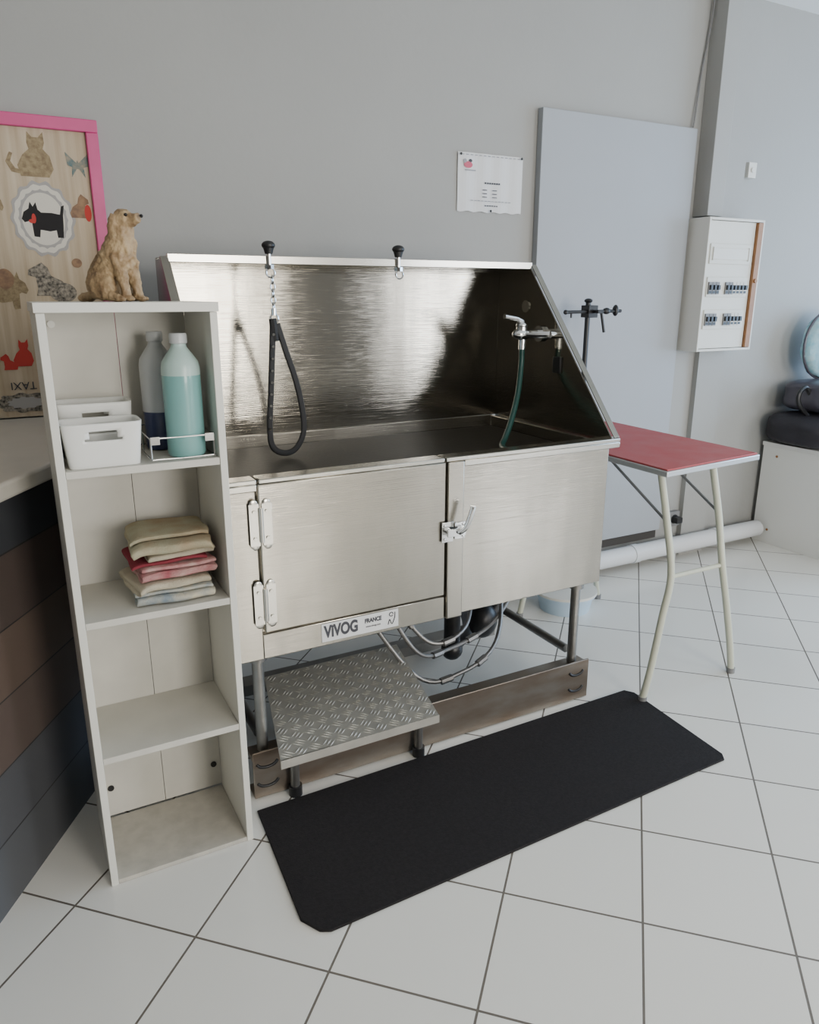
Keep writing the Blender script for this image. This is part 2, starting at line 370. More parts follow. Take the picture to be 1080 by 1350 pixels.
mk('door_post',bm,'steel',bath,bevel=.003)
bm=B();box(bm,1.118,XR-.012,YF+.004,YF+.0115,ZB,ZR-.0125);box(bm,XR-.019,XR-.012,YF+.0116,YF+.06,ZB,ZR-.0125)
mk('front_panel',bm,'steeldoor',bath,bevel=.002)
bm=B();box(bm,.514,1.056,YF-.008,YF+.0115,.503,ZR-.0125)
door=mk('door',bm,'steeldoor',bath,bevel=.003)
for z in(.80,.585):
    bm=B();
    for xa in(.487,.520):
        box(bm,xa,xa+.026,YF-.0125,YF-.0085,z-.055,z+.055)
        for dz in(-.035,.035): cyl(bm,(xa+.013,YF-.0125,z+dz),(xa+.013,YF-.016,z+dz),.005,seg=10)
    cyl(bm,(.5165,YF-.015,z-.045),(.5165,YF-.015,z+.045),.006)
    for dz in(-.055,.055): ell(bm,(.50,YF-.0105,z+dz),(.011,.002,.011),12);ell(bm,(.533,YF-.0105,z+dz),(.011,.002,.011),12)
    mk('hinge',bm,'steelrim',door,bevel=.001)
bm=B();box(bm,1.04,1.078,YF-.017,YF-.0125,.67,.73);box(bm,1.083,1.118,YF-.017,YF-.0125,.675,.725)
for x,z in((1.048,.68),(1.048,.72),(1.11,.682),(1.11,.718)): ell(bm,(x,YF-.018,z),(.004,.003,.004),8)
cyl(bm,(1.06,YF-.03,.70),(1.06,YF-.012,.70),.012);box(bm,1.05,1.11,YF-.034,YF-.026,.69,.712)
tube(bm,smoothpath([(1.085,YF-.035,.70),(1.10,YF-.05,.72),(1.115,YF-.055,.765),(1.118,YF-.055,.78)],4),[.008]*12+[.01],8)
mk('latch',bm,'chrome',door,bevel=.001)
bm=B();box(bm,.67,.905,YF-.0045,YF-.0022,.438,.492)
npl=mk('nameplate',bm,'paper',bath,bevel=.0006,label='white metal plate with black lettering')
text_mesh('lettering','ViVOG',.048,npl,'ink',(.728,YF-.0052,.466),bold=.002,squash=.7)
text_mesh('lettering','FRANCE',.0175,npl,'ink',(.825,YF-.0052,.474),bold=.0008,squash=.8)
text_mesh('lettering','www.vivog.com',.008,npl,'ink',(.825,YF-.0052,.457),squash=.9)
bm=B();tube(bm,[(.882+.006*math.cos(t),YF-.0052,.479+.006*math.sin(t)) for t in[i*.7 for i in range(9)]],.0014,5);tube(bm,smoothpath([(.872,YF-.0052,.449),(.877,YF-.0052,.464),(.884,YF-.0052,.449),(.893,YF-.0052,.468),(.894,YF-.0052,.484)],4),.0014,5)
mk('emblem',bm,'ink',npl)
for x,y in((.50,1.80),(1.60,1.80),(.50,2.36),(1.60,2.36)):
    bm=B();cyl(bm,(x,y,.0 if y>2 else .135),(x,y,ZB-.001),.016,seg=18);cyl(bm,(x,y,ZB-.02),(x,y,ZB-.0008),.026)
    mk('leg',bm,'steeldark',bath)
bm=B();box(bm,.46,1.65,1.765,1.772,.005,.148);box(bm,.46,1.65,1.7725,1.83,.12,.134);box(bm,.46,1.65,1.7725,1.83,.005,.012)
for x in(.50,1.595):
    for z in(.045,.105): tube(bm,smoothpath([(x-.03,1.7645,z+.008),(x-.02,1.7635,z-.002),(x,1.7635,z-.006),(x+.02,1.7635,z-.002),(x+.03,1.7645,z+.008)],3),.005,6,1)
mk('base_rail',bm,['rail','black'],bath,bevel=.002)
bm=B();box(bm,.46,1.65,2.33,2.40,.0,.04)
for x in(.50,1.60): cyl(bm,(x,1.83,.17),(x,2.345,.17),.015)
mk('lower_frame',bm,'steeldark',bath)
bm=B();cyl(bm,(1.30,2.1,.26),(1.30,2.1,ZB-.001),.035);cyl(bm,(1.30,2.1,.12),(1.30,2.1,.28),.03)
ell(bm,(1.30,2.1,.12),(.04,.04,.04),18);tube(bm,smoothpath([(1.30,2.1,.11),(1.36,2.18,.08),(1.5,2.3,.075),(1.6,2.5,.075)],6),.024,14)
ell(bm,(1.50,2.2,.15),(.06,.05,.07),18);cyl(bm,(1.5,2.2,.13),(1.58,2.22,.2),.035)
mk('drain_trap',bm,'black',bath,label='black plastic drain trap')
for pth in ([(1.62,2.2,ZB-.002),(1.60,2.15,.29),(1.45,2.07,.2),(1.25,2.03,.165),(1.10,2.0,.20),(.98,2.05,ZB-.002)],[(1.52,2.25,ZB-.002),(1.54,2.15,.28),(1.42,2.0,.16),(1.25,1.95,.11),(1.08,1.97,.13),(.9,2.1,ZB-.002)],[(1.45,2.3,ZB-.002),(1.44,2.2,.3),(1.3,2.02,.235),(1.14,2.0,.23),(1.02,2.1,ZB-.002)]):
    bm=B();pp=smoothpath(pth,8);tube(bm,pp,.0075,10)
    for k in(20,27):
        c=pp[k];d=(pp[k+1]-pp[k-1]).normalized();cyl(bm,c-d*.022,c+d*.022,.0125,seg=8)
    mk('supply_hose',bm,'hosegrey',bath)
for x in(.725,1.15):
    bm=B();cyl(bm,(x,2.22,ZT-.03),(x,2.22,ZT+.02),.006,mi=1);ell(bm,(x,2.22,ZT+.036),(.02,.02,.013),16);cyl(bm,(x,2.22,ZT+.012),(x,2.22,ZT+.03),.011,.016)
    cyl(bm,(x,2.22,ZT-.018),(x,2.22,ZT-.03),.014,mi=1,seg=8)
    tube(bm,[(x+.013*math.cos(t),2.213,ZT-.04+.013*math.sin(t)) for t in[i*math.pi/8 for i in range(16)]],.0028,6,1,closed=True)
    mk('tether_knob',bm,['black','chrome'],bath)
bm=B();fx=XR-.0045;fy_=2.15
cyl(bm,(fx,fy_,1.223),(fx-.012,fy_,1.223),.028,seg=24);cyl(bm,(fx-.012,fy_,1.223),(fx-.06,fy_,1.223),.015)
ell(bm,(fx-.085,fy_,1.223),(.036,.024,.02));cyl(bm,(fx-.085,fy_,1.223),(fx-.085,fy_,1.252),.02,.017,seg=20);ell(bm,(fx-.085,fy_,1.253),(.02,.02,.012))
cyl(bm,(fx-.08,fy_,1.205),(fx-.08,fy_,1.172),.012)
cyl(bm,(fx,fy_-.085,1.223),(fx-.03,fy_-.085,1.223),.013);tube(bm,[(fx-.03,fy_-.085,1.223),(fx-.06,fy_-.06,1.223),(fx-.08,fy_,1.223)],.011)
fau=mk('faucet',bm,'chrome',bath,label='chrome mixer faucet')
bm=B();tube(bm,[(fx-.085,fy_,1.262),(fx-.11,fy_-.005,1.275),(fx-.165,fy_-.01,1.283)],[.012,.008,.009],10)
mk('lever',bm,'chrome',fau)
bm=B();tube(bm,smoothpath([(fx-.08,2.15,1.175),(fx-.082,2.148,1.11),(fx-.12,2.11,1.02),(fx-.18,2.06,.94),(fx-.23,2.02,.895),(fx-.27,1.98,.878),(fx-.30,1.9,.8765)],8),.0095,12)
mk('shower_hose',bm,'hose',bath,label='dark green shower hose')
bm=B();cyl(bm,(XR-.0042,2.243,1.314),(XR-.008,2.243,1.314),.021,seg=24)
mk('hole_cap',bm,'steelrim',bath)
bm=B();box(bm,XR-.012,XR-.0042,2.03,2.07,1.095,1.15)
mk('switch',bm,'black',bath,bevel=.002)

# ------------------------------------------------------------------ tether leash
tl=empty('grooming_leash',(.73,2.2,.875),'black strap leash loop with chrome chain hanging over the bath','leash')
bm=B()
for i in range(5):
    z=1.395-i*.019;c=V((.727,2.205,z));ax=V((1,0,0)) if i%2 else V((0,1,0))
    tube(bm,[c+ax*.0065*math.cos(t)+V((0,0,.012))*math.sin(t) for t in[k*math.pi/6 for k in range(12)]],.002,6,closed=True)
cyl(bm,(.727,2.205,1.315),(.727,2.205,1.295),.008);tube(bm,[(.727+.012*math.cos(t),2.205,1.285+.014*math.sin(t)) for t in[k*math.pi/8 for k in range(16)]],.003,6,closed=True)
mk('chain',bm,'chrome',tl)
loop=[(.722,2.205,1.275),(.715,2.2,1.2),(.705,2.2,1.08),(.695,2.2,.97),(.70,2.2,.905),(.735,2.2,.88),(.775,2.2,.89),(.803,2.2,.94),(.802,2.2,1.01),(.785,2.2,1.1),(.757,2.2,1.19),(.735,2.205,1.27)]
bm=B();tube(bm,smoothpath(loop,6),.0095,8,flat=.65)
for i in range(9):
    z=1.24-i*.035;x=.718-.018*(1.24-z)/.2;cyl(bm,(x,2.19,z),(x-.001,2.186,z),.0042,seg=8,mi=1)
tube(bm,[(.722,2.205,1.285),(.727,2.204,1.22)],.012,8)
mk('strap',bm,['blackm','chrome'],tl)

# ------------------------------------------------------------------ metal step
st=empty('metal_step',(.8,1.9,0),'low aluminium checker plate step standing under the bath','step')
bm=B();P=[V((.505,1.655,.18)),V((.985,1.66,.18)),V((1.085,2.12,.18)),V((.605,2.11,.18))]
def bil(s,t): return (P[0]*(1-s)+P[1]*s)*(1-t)+(P[3]*(1-s)+P[2]*s)*t
top=[bm.verts.new(p) for p in P];bot=[bm.verts.new(p-V((0,0,.006))) for p in P]
bm.faces.new(top);bm.faces.new(bot[::-1])
for i in range(4): bm.faces.new([top[i],bot[i],bot[(i+1)%4],top[(i+1)%4]])
a=P[0];b=P[1]
box(bm,a.x,b.x,a.y-.002,a.y+.003,.155,.18)
n=12
for i in range(n):
    for j in range(n):
        c=bil((i+.5)/n,(j+.5)/n);sg=1 if (i+j)%2 else -1
        for k in(-1,0,1):
            d=V((.7,.7*sg,0))
            cc=c+V((d.y*-1,d.x,0))*k*.0105
            e0=cc-d*.0165;e1=cc+d*.0165;w=V((-d.y,d.x,0))*.0028
            base=[e0,cc-w,e1,cc+w];vs=[bm.verts.new(p+V((0,0,.0002))) for p in base];tp=bm.verts.new(cc+V((0,0,.0024)))
            for m_ in range(4): bm.faces.new([vs[m_],vs[(m_+1)%4],tp])
mk('tread',bm,'plate',st,angle=20)
for x,y in((.57,1.742),(.965,1.742),(.68,2.05),(1.03,2.05)):
    bm=B();cyl(bm,(x,y,.012),(x,y,.1735),.013);cyl(bm,(x,y,0),(x,y,.03),.019,mi=1)
    mk('leg',bm,['steeldark','black'],st)

# ------------------------------------------------------------------ rubber floor mat
bm=B();prism(bm,[(.45,1.716),(1.792,1.73),(1.812,1.70),(1.782,1.30),(1.765,1.278),(.475,1.25),(.452,1.262),(.425,1.31)],'z',.0005,.007)
mk('rubber_mat',bm,'rubber',bevel=.002,label='long black rubber floor mat with clipped corner beside the bath',category='floor mat')

# ------------------------------------------------------------------ shelf unit
SX0,SX1,SY0,SY1=.066,.411,1.62,1.872
sh=empty('shelf_unit',(.2385,1.745,0),'narrow worn white four-compartment open shelf unit','shelf')
for a in(SX0,SX1-.016):
    bm=B();box(bm,a,a+.016,SY0,SY1,0,1.318);mk('side_panel',bm,'white',sh,bevel=.001)
bm=B();box(bm,SX0-.003,SX1+.003,SY0-.003,SY1+.002,1.3185,1.338);mk('shelf_board',bm,'white',sh,bevel=.001)
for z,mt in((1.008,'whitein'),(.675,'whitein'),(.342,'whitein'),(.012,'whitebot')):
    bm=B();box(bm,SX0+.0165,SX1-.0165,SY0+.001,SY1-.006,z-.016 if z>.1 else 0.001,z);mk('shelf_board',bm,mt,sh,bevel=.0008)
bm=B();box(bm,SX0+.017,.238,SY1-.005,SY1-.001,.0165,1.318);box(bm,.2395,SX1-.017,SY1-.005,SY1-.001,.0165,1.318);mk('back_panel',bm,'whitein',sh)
for x,z,mt in((.105,1.29,'pvcbox'),(.105,.10,'black'),(.375,.085,'black')):
    bm=B();cyl(bm,(x,SY1-.0055,z),(x,SY1-.009,z),.008);mk('screw_cap',bm,mt,sh)

# ------------------------------------------------------------------ baskets
def basket(cx,cy,z,w,d,h,label):
    bm=B();N=128;R=18
    def rr(w,d):
        out=[]
        for k in range(N):
            t=2*math.pi*(k+.5)/N;c,s=math.cos(t),math.sin(t);e=.28
            out.append((w/2*math.copysign(abs(c)**e,c),d/2*math.copysign(abs(s)**e,s)))
        return out
    rings=[]
    for j in range(R+1):
        f=j/R;sc=.88+.12*f
        rings.append([bm.verts.new((cx+x*sc,cy+y*(.86+.14*f),z+h*f)) for x,y in rr(w,d)])
    for j in range(R):
        for k in range(N):
            k2=(k+1)%N
            q=[rings[j][k],rings[j][k2],rings[j+1][k2],rings[j+1][k]]
            c=sum((v.co for v in q),V())/4
            if abs(c.x-cx)<w*.2 and .62<(c.z-z)/h<.84 and abs(c.y-cy)>d*.3: continue
            bm.faces.new(q)
    cb=bm.verts.new((cx,cy,z))
    for k in range(N): bm.faces.new([rings[0][(k+1)%N],rings[0][k],cb])
    o=mk('storage_basket',bm,'basket',label=label,category='basket',group='white baskets on the shelf',angle=50)
    m=o.modifiers.new('s','SOLIDIFY');m.thickness=.0025;m.offset=-1
basket(.1625,1.676,1.0085,.159,.1,.092,'white plastic storage basket with handle slot, nearer the shelf edge')
basket(.1635,1.80,1.0085,.158,.105,.118,'white plastic storage basket with handle slot, tucked behind another')

# ------------------------------------------------------------------ bottles + rack
def bottle(cx,cy,z,r,h,mats,fill,label):
    e=empty('bottle',(cx,cy,z),label,'bottle',group='cleaning bottles on the shelf')
    bm=B();hb=h*.76
    prof=[(0,0),(r*.93,0),(r,.006),(r,hb*fill),(r,hb*fill+.0005),(r,hb*.93),(r*.93,hb),(r*.62,hb+h*.07),(r*.42,hb+h*.11),(r*.38,hb+h*.13),(r*.38,hb+h*.16),(0,hb+h*.16)]
    lathe(bm,prof,(cx,cy,z),36,mis=[0,0,0,1,1,1,1,1,1,1,1])
    mk('bottle_body',bm,mats[:2],e)
    bm=B();zc=z+hb+h*.14;lathe(bm,[(r*.42,0),(r*.46,.002),(r*.46,.018),(r*.42,.022),(0,.022)],(cx,cy,zc),24)
    mk('cap',bm,mats[2],e)
bottle(.338,1.682,1.0105,.041,.268,['teal','tealpale','frost'],.86,'tall teal liquid soap bottle in the wire rack')
bottle(.308,1.79,1.0105,.039,.268,['navy','frost','frost'],.42,'frosted plastic bottle with dark blue liquid in the wire rack')
bm=B()
for z in(1.012,1.058):
    tube(bm,[(.254,1.636,z),(.388,1.636,z),(.388,1.838,z),(.254,1.838,z)],.0022,6,closed=True)
for x,y in((.254,1.636),(.388,1.636),(.388,1.838),(.254,1.838),(.254,1.74),(.388,1.74)): cyl(bm,(x,y,1.0095),(x,y,1.06),.002,seg=6)
box(bm,.254,.273,1.6335,1.635,1.045,1.062);box(bm,.369,.388,1.6335,1.635,1.045,1.062)
mk('wire_rack',bm,'chrome',label='small chrome wire rack holding two bottles',category='rack')

# ------------------------------------------------------------------ towels
def towel(cx,cy,z,w,d,th,layers,mt,label,seed,rot=0.,droopk=.0,slack=0.):
    h=th*layers
    bm=B();pts=[];n=12
    for l in range(layers):
        zc=th*(l+.5);fw=(l%2==0);rng=[i/n for i in range(n+1)]
        sh_=slack*math.sin(seed+l*2.1)
        for t in(rng if fw else rng[::-1]): pts.append(((t-.5)*(d-th)+sh_*t,zc))
        if l<layers-1:
            s=1 if fw else -1
            y0=pts[-1][0]
            for k in range(1,6):
                a=-math.pi/2+math.pi*k/6
                pts.append((y0+s*math.cos(a)*th*.6,zc+th/2+math.sin(a)*th/2))
    NX=30;tt=th*.42
    R=Matrix.Rotation(rot,3,'Z')
    g=[]
    for side in(1,-1):
        row=[]
        for i,(y,zz) in enumerate(pts):
            a=V(pts[max(i-1,0)]);b=V(pts[min(i+1,len(pts)-1)]);dd=(b-a).normalized();nn=V((-dd.y,dd.x))*tt*side
            rr=[]
            for k in range(NX+1):
                x=(k/NX-.5)*w;yy=-(y+nn.x);z2=zz+nn.y
                wv=noise.noise(V((x*13+seed*3,yy*7,seed)))
                wl=noise.noise(V((x*16+seed,zz*70,3.3)))
                e=max(0,abs(x/w*2+.15)-.5)/.65 if x<0 else max(0,abs(x/w*2)-.7)/.3*.4
                droop=-droopk*e*e
                edge=noise.noise(V((yy*20,zz*90,seed*1.7)))*.006*(1 if abs(x)>w*.4 else 0)
                p=V((x+edge,yy+wl*.012,z2+wv*.006*min(1,zz/h+.15)+droop))
                p=R@p;rr.append(bm.verts.new((cx+p.x,cy+p.y,max(.6758,z+p.z))))
            row.append(rr)
        g.append(row)
    m=len(pts)
    for i in range(m-1):
        for k in range(NX):
            bm.faces.new([g[0][i][k],g[0][i][k+1],g[0][i+1][k+1],g[0][i+1][k]])
            bm.faces.new([g[1][i][k],g[1][i+1][k],g[1][i+1][k+1],g[1][i][k+1]])
    for i in range(m-1):
        for k in(0,NX):
            bm.faces.new([g[0][i][k],g[0][i+1][k],g[1][i+1][k],g[1][i][k]])
    for i in(0,m-1):
        for k in range(NX): bm.faces.new([g[0][i][k],g[0][i][k+1],g[1][i][k+1],g[1][i][k]])
    mk('folded_towel',bm,mt,subsurf=1,angle=80,label=label,category='towel',group='folded towels on the shelf')
zt=.6765
towel(.285,1.735,zt,.175,.165,.011,3,'tw_blue','blue and cream folded towel at the base of the pile',3,-.04,0,.01);zt+=.034
towel(.268,1.737,zt,.165,.16,.010,2,'tw_cream','cream folded towel near the base of the pile',1,.14,.022,.01);zt+=.020
towel(.290,1.732,zt,.17,.165,.0115,3,'tw_pink','faded pink folded towel in the pile',5,.05,.008,.012);zt+=.035
towel(.278,1.737,zt,.17,.16,.011,1,'tw_red','dark pink thin towel in the pile',8,.02,.02);zt+=.011
towel(.303,1.733,zt,.15,.16,.010,2,'tw_cream','cream folded towel near the top of the pile',11,.03,.008,.01);zt+=.0205
towel(.287,1.735,zt,.175,.165,.0125,3,'tw_green','sage and beige folded towel on top of the pile',14,-.06,.034,.014)

# ------------------------------------------------------------------ dog figurine
def dogfig(ox,oy,oz,s,yaw):
    e=empty('dog_figurine',(ox,oy,oz),'golden resin figurine of a sitting dog on the shelf unit','figurine')
    R=Matrix.Rotation(yaw,3,'Z')
    T=lambda p:V((ox,oy,oz))+R@(V(p)*s)
    bm=B()
    def tb(pts,rs,seg=16): tube(bm,[T(p) for p in pts],[r*s for r in rs],seg)
    def el(c,r,rot=None): ell(bm,T(c),tuple(q*s for q in r),20,rot=R@(rot if rot else Matrix.Identity(3)))
    tb([(-.3,0,.17),(-.2,0,.26),(-.06,0,.40),(.04,0,.53),(.08,0,.64),(.10,0,.74),(.12,0,.84)],[.13,.20,.205,.195,.17,.145,.13])
    el((-.2,0,.2),(.21,.22,.19));el((.07,0,.5),(.16,.17,.19))
    for sg in(1,-1):
        el((-.12,.16*sg,.18),(.2,.09,.17));tb([(-.05,.19*sg,.08),(.08,.2*sg,.05),(.17,.205*sg,.035)],[.07,.05,.035])
        el((.17,.205*sg,.032),(.07,.05,.034))
        tb([(.07,.1*sg,.5),(.14,.1*sg,.3),(.17,.1*sg,.15),(.18,.1*sg,.04)],[.10,.072,.056,.05]);el((.22,.1*sg,.033),(.075,.055,.035))
    tb([(-.34,0,.1),(-.45,.0,.05),(-.56,.0,.04),(-.64,.02,.03)],[.07,.06,.05,.02])
    el((.15,0,.89),(.135,.12,.115))
    tb([(.2,0,.885),(.30,0,.90),(.365,0,.915)],[.08,.062,.05]);tb([(.2,0,.84),(.32,0,.865)],[.05,.034])
    for sg in(1,-1): el((.085,.125*sg,.84),(.058,.032,.125),Matrix.Rotation(.25,3,'Y'))
    el((.17,0,.965),(.08,.08,.04))
    for k in range(14):
        a=random.uniform(-1.1,1.1);zz=random.uniform(.36,.68)
        el((.07+.16*math.cos(a),.16*math.sin(a),zz),(.03,.03,.06))
    o=mk('body',bm,'dog',e)
    r=o.modifiers.new('r','REMESH');r.mode='VOXEL';r.voxel_size=.0022;r.use_smooth_shade=True
    sm=o.modifiers.new('s','SMOOTH');sm.factor=.5;sm.iterations=2
    tx=bpy.data.textures.new('fur','CLOUDS');tx.noise_scale=.011
    d=o.modifiers.new('d','DISPLACE');d.texture=tx;d.strength=.007;d.mid_level=.5
    bm=B();ell(bm,T((.405,0,.928)),(.022*s,.03*s,.02*s),12);mk('nose',bm,'dogdark',e)
    for sg in(1,-1):
        bm=B();ell(bm,T((.25,.07*sg,.94)),(.02*s,)*3,10);mk('eye',bm,'dogdark',e)
dogfig(.238,1.74,1.3385,.18,math.radians(-48))

# ------------------------------------------------------------------ counter
ct=empty('reception_counter',(-.5,1.9,0),'counter with beige laminate top and dark plank cladding','counter')
ang=math.radians(59);dx,dy=math.cos(ang),math.sin(ang);p0=V((-.035,1.75,0));D=V((dx,dy,0));Nn=V((-dy,dx,0))
def cpt(s,n): q=p0+D*s+Nn*n;return (q.x,q.y)
yend=lambda n:(2.715-p0.y-Nn.y*n)/dy
bm=B();prism(bm,[cpt(-.6,0),cpt(yend(0),0),(-1.3,2.715),cpt(-.6,.62)],'z',.93,.97)
mk('worktop',bm,'lino',ct,bevel=.008)
bm=B();prism(bm,[cpt(-.55,.05),cpt(yend(.05)-.01,.05),(-1.28,2.70),cpt(-.55,.6)],'z',0,.929)
mk('clad_body',bm,'plank',ct)

# ------------------------------------------------------------------ pink framed fabric
pf=empty('framed_fabric_panel',(-.1,2.7,.972),'pink framed beige fabric panel printed with dogs and cats','framed panel')
FX0,FX1,FZ0,FZ1=-.75,.352,.975,1.868;FY=WY-.03
bm=B();w=.036
box(bm,FX0,FX1,FY,WY-.002,FZ1-w,FZ1);box(bm,FX1-w,FX1,FY,WY-.002,FZ0,FZ1-w);box(bm,FX0,FX0+w,FY,WY-.002,FZ0,FZ1-w)
mk('frame',bm,'pink',pf,bevel=.003)
bm=B();fy=WY-.014
mats=['fabric','f_brown','f_grey','f_black','f_dots','f_red','f_tan','f_teal','f_pale','ink']
box(bm,FX0+w,FX1-w,fy,WY-.002,FZ0,FZ1-w,0)
lay=[0]
def sil(pts,cx,cz,sx,sz,mi,flip=1):
    lay[0]+=1;y=fy-.0006-.00006*lay[0]
    vs=[bm.verts.new((cx+p[0]*sx*flip,y,cz+p[1]*sz)) for p in pts];f=bm.faces.new(vs);f.material_index=mi
def oval(cx,cz,rx,rz,mi,n=36,wob=0,m=0): sil([((1+wob*math.cos(m*t))*math.cos(t),(1+wob*math.cos(m*t))*math.sin(t)) for t in[2*math.pi*k/n for k in range(n)]],cx,cz,rx,rz,mi)
cat=[(-.35,-.5),(.3,-.5),(.42,-.3),(.36,0),(.22,.16),(.27,.3),(.26,.55),(.14,.42),(0,.42),(-.1,.54),(-.13,.28),(-.1,.14),(-.26,0),(-.4,-.25)]
tail=[(-.3,-.5),(-.6,-.45),(-.72,-.2),(-.6,.05),(-.52,.02),(-.6,-.18),(-.5,-.35),(-.3,-.4)]
scot=[(-.62,.5),(-.52,.46),(-.46,.22),(-.2,.26),(.12,.26),(.22,.34),(.26,.55),(.36,.42),(.44,.56),(.5,.36),(.66,.26),(.74,.06),(.66,-.04),(.52,.0),(.44,-.04),(.42,-.44),(.24,-.46),(.2,-.24),(-.1,-.28),(-.3,-.24),(-.32,-.46),(-.5,-.46),(-.54,-.1),(-.56,.2)]
sitd=[(-.4,-.5),(.35,-.5),(.3,-.3),(.32,.05),(.5,.12),(.48,.28),(.3,.4),(.15,.5),(.02,.35),(-.05,.1),(-.3,-.05),(-.45,-.3)]
sil(cat,.165,1.757,.12,.12,1);sil(tail,.165,1.757,.11,.11,1)
oval(.17,1.577,.088,.107,2,60,.05,14);oval(.17,1.577,.08,.098,8,60,.03,14);oval(.17,1.577,.068,.084,2,60,.03,20);oval(.17,1.577,.06,.076,8)
sil(scot,.176,1.57,.09,.1,3,-1);oval(.143,1.578,.006,.014,5);oval(.137,1.57,.009,.006,5)
sil([(-1,.8),(-.1,.1),(0,.3),(.1,.1),(1,.8),(.9,-.1),(.5,-.2),(.6,-.9),(.1,-.3),(-.1,-.3),(-.6,-.9),(-.5,-.2),(-.9,-.1)],.285,1.74,.033,.042,7)
sil(sitd,.275,1.62,.06,.07,6);oval(.30,1.60,.01,.025,5)
sil(sitd,.165,1.40,.12,.1,4,-1);oval(.20,1.36,.04,.03,4)
sil(scot,.035,1.36,.09,.11,1);oval(.04,1.40,.025,.03,6)
sil(cat,.06,1.175,.07,.08,5);sil(sitd,.02,1.15,.05,.05,5,-1)
oval(.25,1.45,.015,.014,6);oval(.255,1.30,.02,.03,2);sil(sitd,.27,1.18,.08,.09,6,-1)
oval(.05,1.02,.09,.03,4,50,.1,11);oval(.05,1.02,.05,.018,2,50,.1,11);oval(.2,1.0,.04,.03,3)
sil(cat,-.1,1.6,.12,.14,4);sil(scot,-.15,1.3,.12,.12,3);sil(sitd,-.4,1.55,.14,.14,1);sil(cat,-.42,1.2,.12,.14,6);sil(scot,.02,1.60,.06,.1,1)
mk('printed_fabric',bm,mats,pf,smooth=False)
text_mesh('lettering','TAXI',.034,pf,'ink',(.05,fy-.0035,1.075),xdir=(-1,0,0),ydir=(0,0,-1))

# ------------------------------------------------------------------ grooming table
tb_=empty('grooming_table',(2.12,2.12,0),'folding grooming table with worn red rubber top and pale tube legs','grooming table')
Rt=[(1.868,1.70),(2.380,1.745),(2.405,2.56),(1.885,2.56)]
bm=B();prism(bm,Rt,'z',.777,.797);mk('table_rim',bm,'alu',tb_,bevel=.003)
ins=.007;c=(sum(p[0] for p in Rt)/4,sum(p[1] for p in Rt)/4)
bm=B();prism(bm,[(p[0]+(ins if p[0]<c[0] else -ins),p[1]+(ins if p[1]<c[1] else -ins)) for p in Rt],'z',.7972,.803);mk('rubber_top',bm,'red',tb_,bevel=.001)
for ys,yf_,yt in((1.66,1.65,1.76),(2.42,2.43,2.36)):
    for xt,xm,xf in((1.905,1.90,1.80),(2.155,2.15,2.245)):
        if ys>2: xt+=.05;xm+=.05;xf+=.05
        bm=B();tube(bm,smoothpath([(xt,yt,.776),(xt,(yt+ys)/2,.6),(xm,ys+.01,.44),((xm*2+xf)/3,ys,.3),((xm+xf*3)/4,yf_,.12),(xf,yf_,.012)],5),.0125,12);cyl(bm,(xf,yf_,0),(xf,yf_,.02),.015,mi=1)
        mk('leg',bm,['legp','greyp'],tb_)
    o_=.05 if ys>2 else 0
    bm=B();cyl(bm,(1.91+o_,ys+.012,.435),(2.145+o_,ys+.012,.435),.008);mk('crossbar',bm,'legp',tb_)
for x in(1.905,2.155):
    bm=B();cyl(bm,(x,1.72,.62),(x,2.0,.775),.005,seg=8);ell(bm,(x,1.72,.62),(.008,.008,.008),8);mk('brace',bm,'greyp',tb_)
ga=empty('grooming_arm',(2.21,2.525,.8035),'black metal grooming arm',parent=tb_)
bm=B();cyl(bm,(2.205,2.52,.804),(2.205,2.52,1.33),.011);cyl(bm,(2.205,2.52,.804),(2.205,2.52,.82),.022);mk('post',bm,'black',ga)
bm=B();cyl(bm,(2.07,2.50,1.285),(2.37,2.50,1.288),.007);ell(bm,(2.07,2.50,1.285),(.01,.01,.01),10)
cyl(bm,(2.10,2.50,1.283),(2.10,2.50,1.262),.004)
mk('arm_bar',bm,'black',ga)
bm=B();box(bm,2.18,2.23,2.485,2.535,1.262,1.312);cyl(bm,(2.205,2.485,1.287),(2.205,2.45,1.287),.007);box(bm,2.19,2.22,2.44,2.452,1.28,1.294);cyl(bm,(2.26,2.50,1.29),(2.275,2.49,1.2),.006);ell(bm,(2.29,2.5,1.288),(.02,.014,.014),10)
ell(bm,(2.205,2.52,1.33),(.018,.018,.01),12);ell(bm,(2.34,2.5,1.29),(.012,.015,.024),10)
mk('clamp',bm,'black',ga,bevel=.002)

bk=empty('floor_basin',(2.08,2.43,0),'pale plastic basin on the floor behind the bath','basin')
bcx,bcy=2.09,2.42
bm=B();lathe(bm,[(0,.003),(.10,.003),(.11,0),(.125,.07),(.135,.072),(.135,.08),(.12,.08),(.105,.01),(0,.01)],(bcx,bcy,0),32)
mk('bowl',bm,'bluebox',bk)
bm=B();lathe(bm,[(.136,.0805),(.14,.081),(.14,.092),(.10,.098),(0,.098)],(bcx,bcy,0),32);mk('lid',bm,'pvcbox',bk)

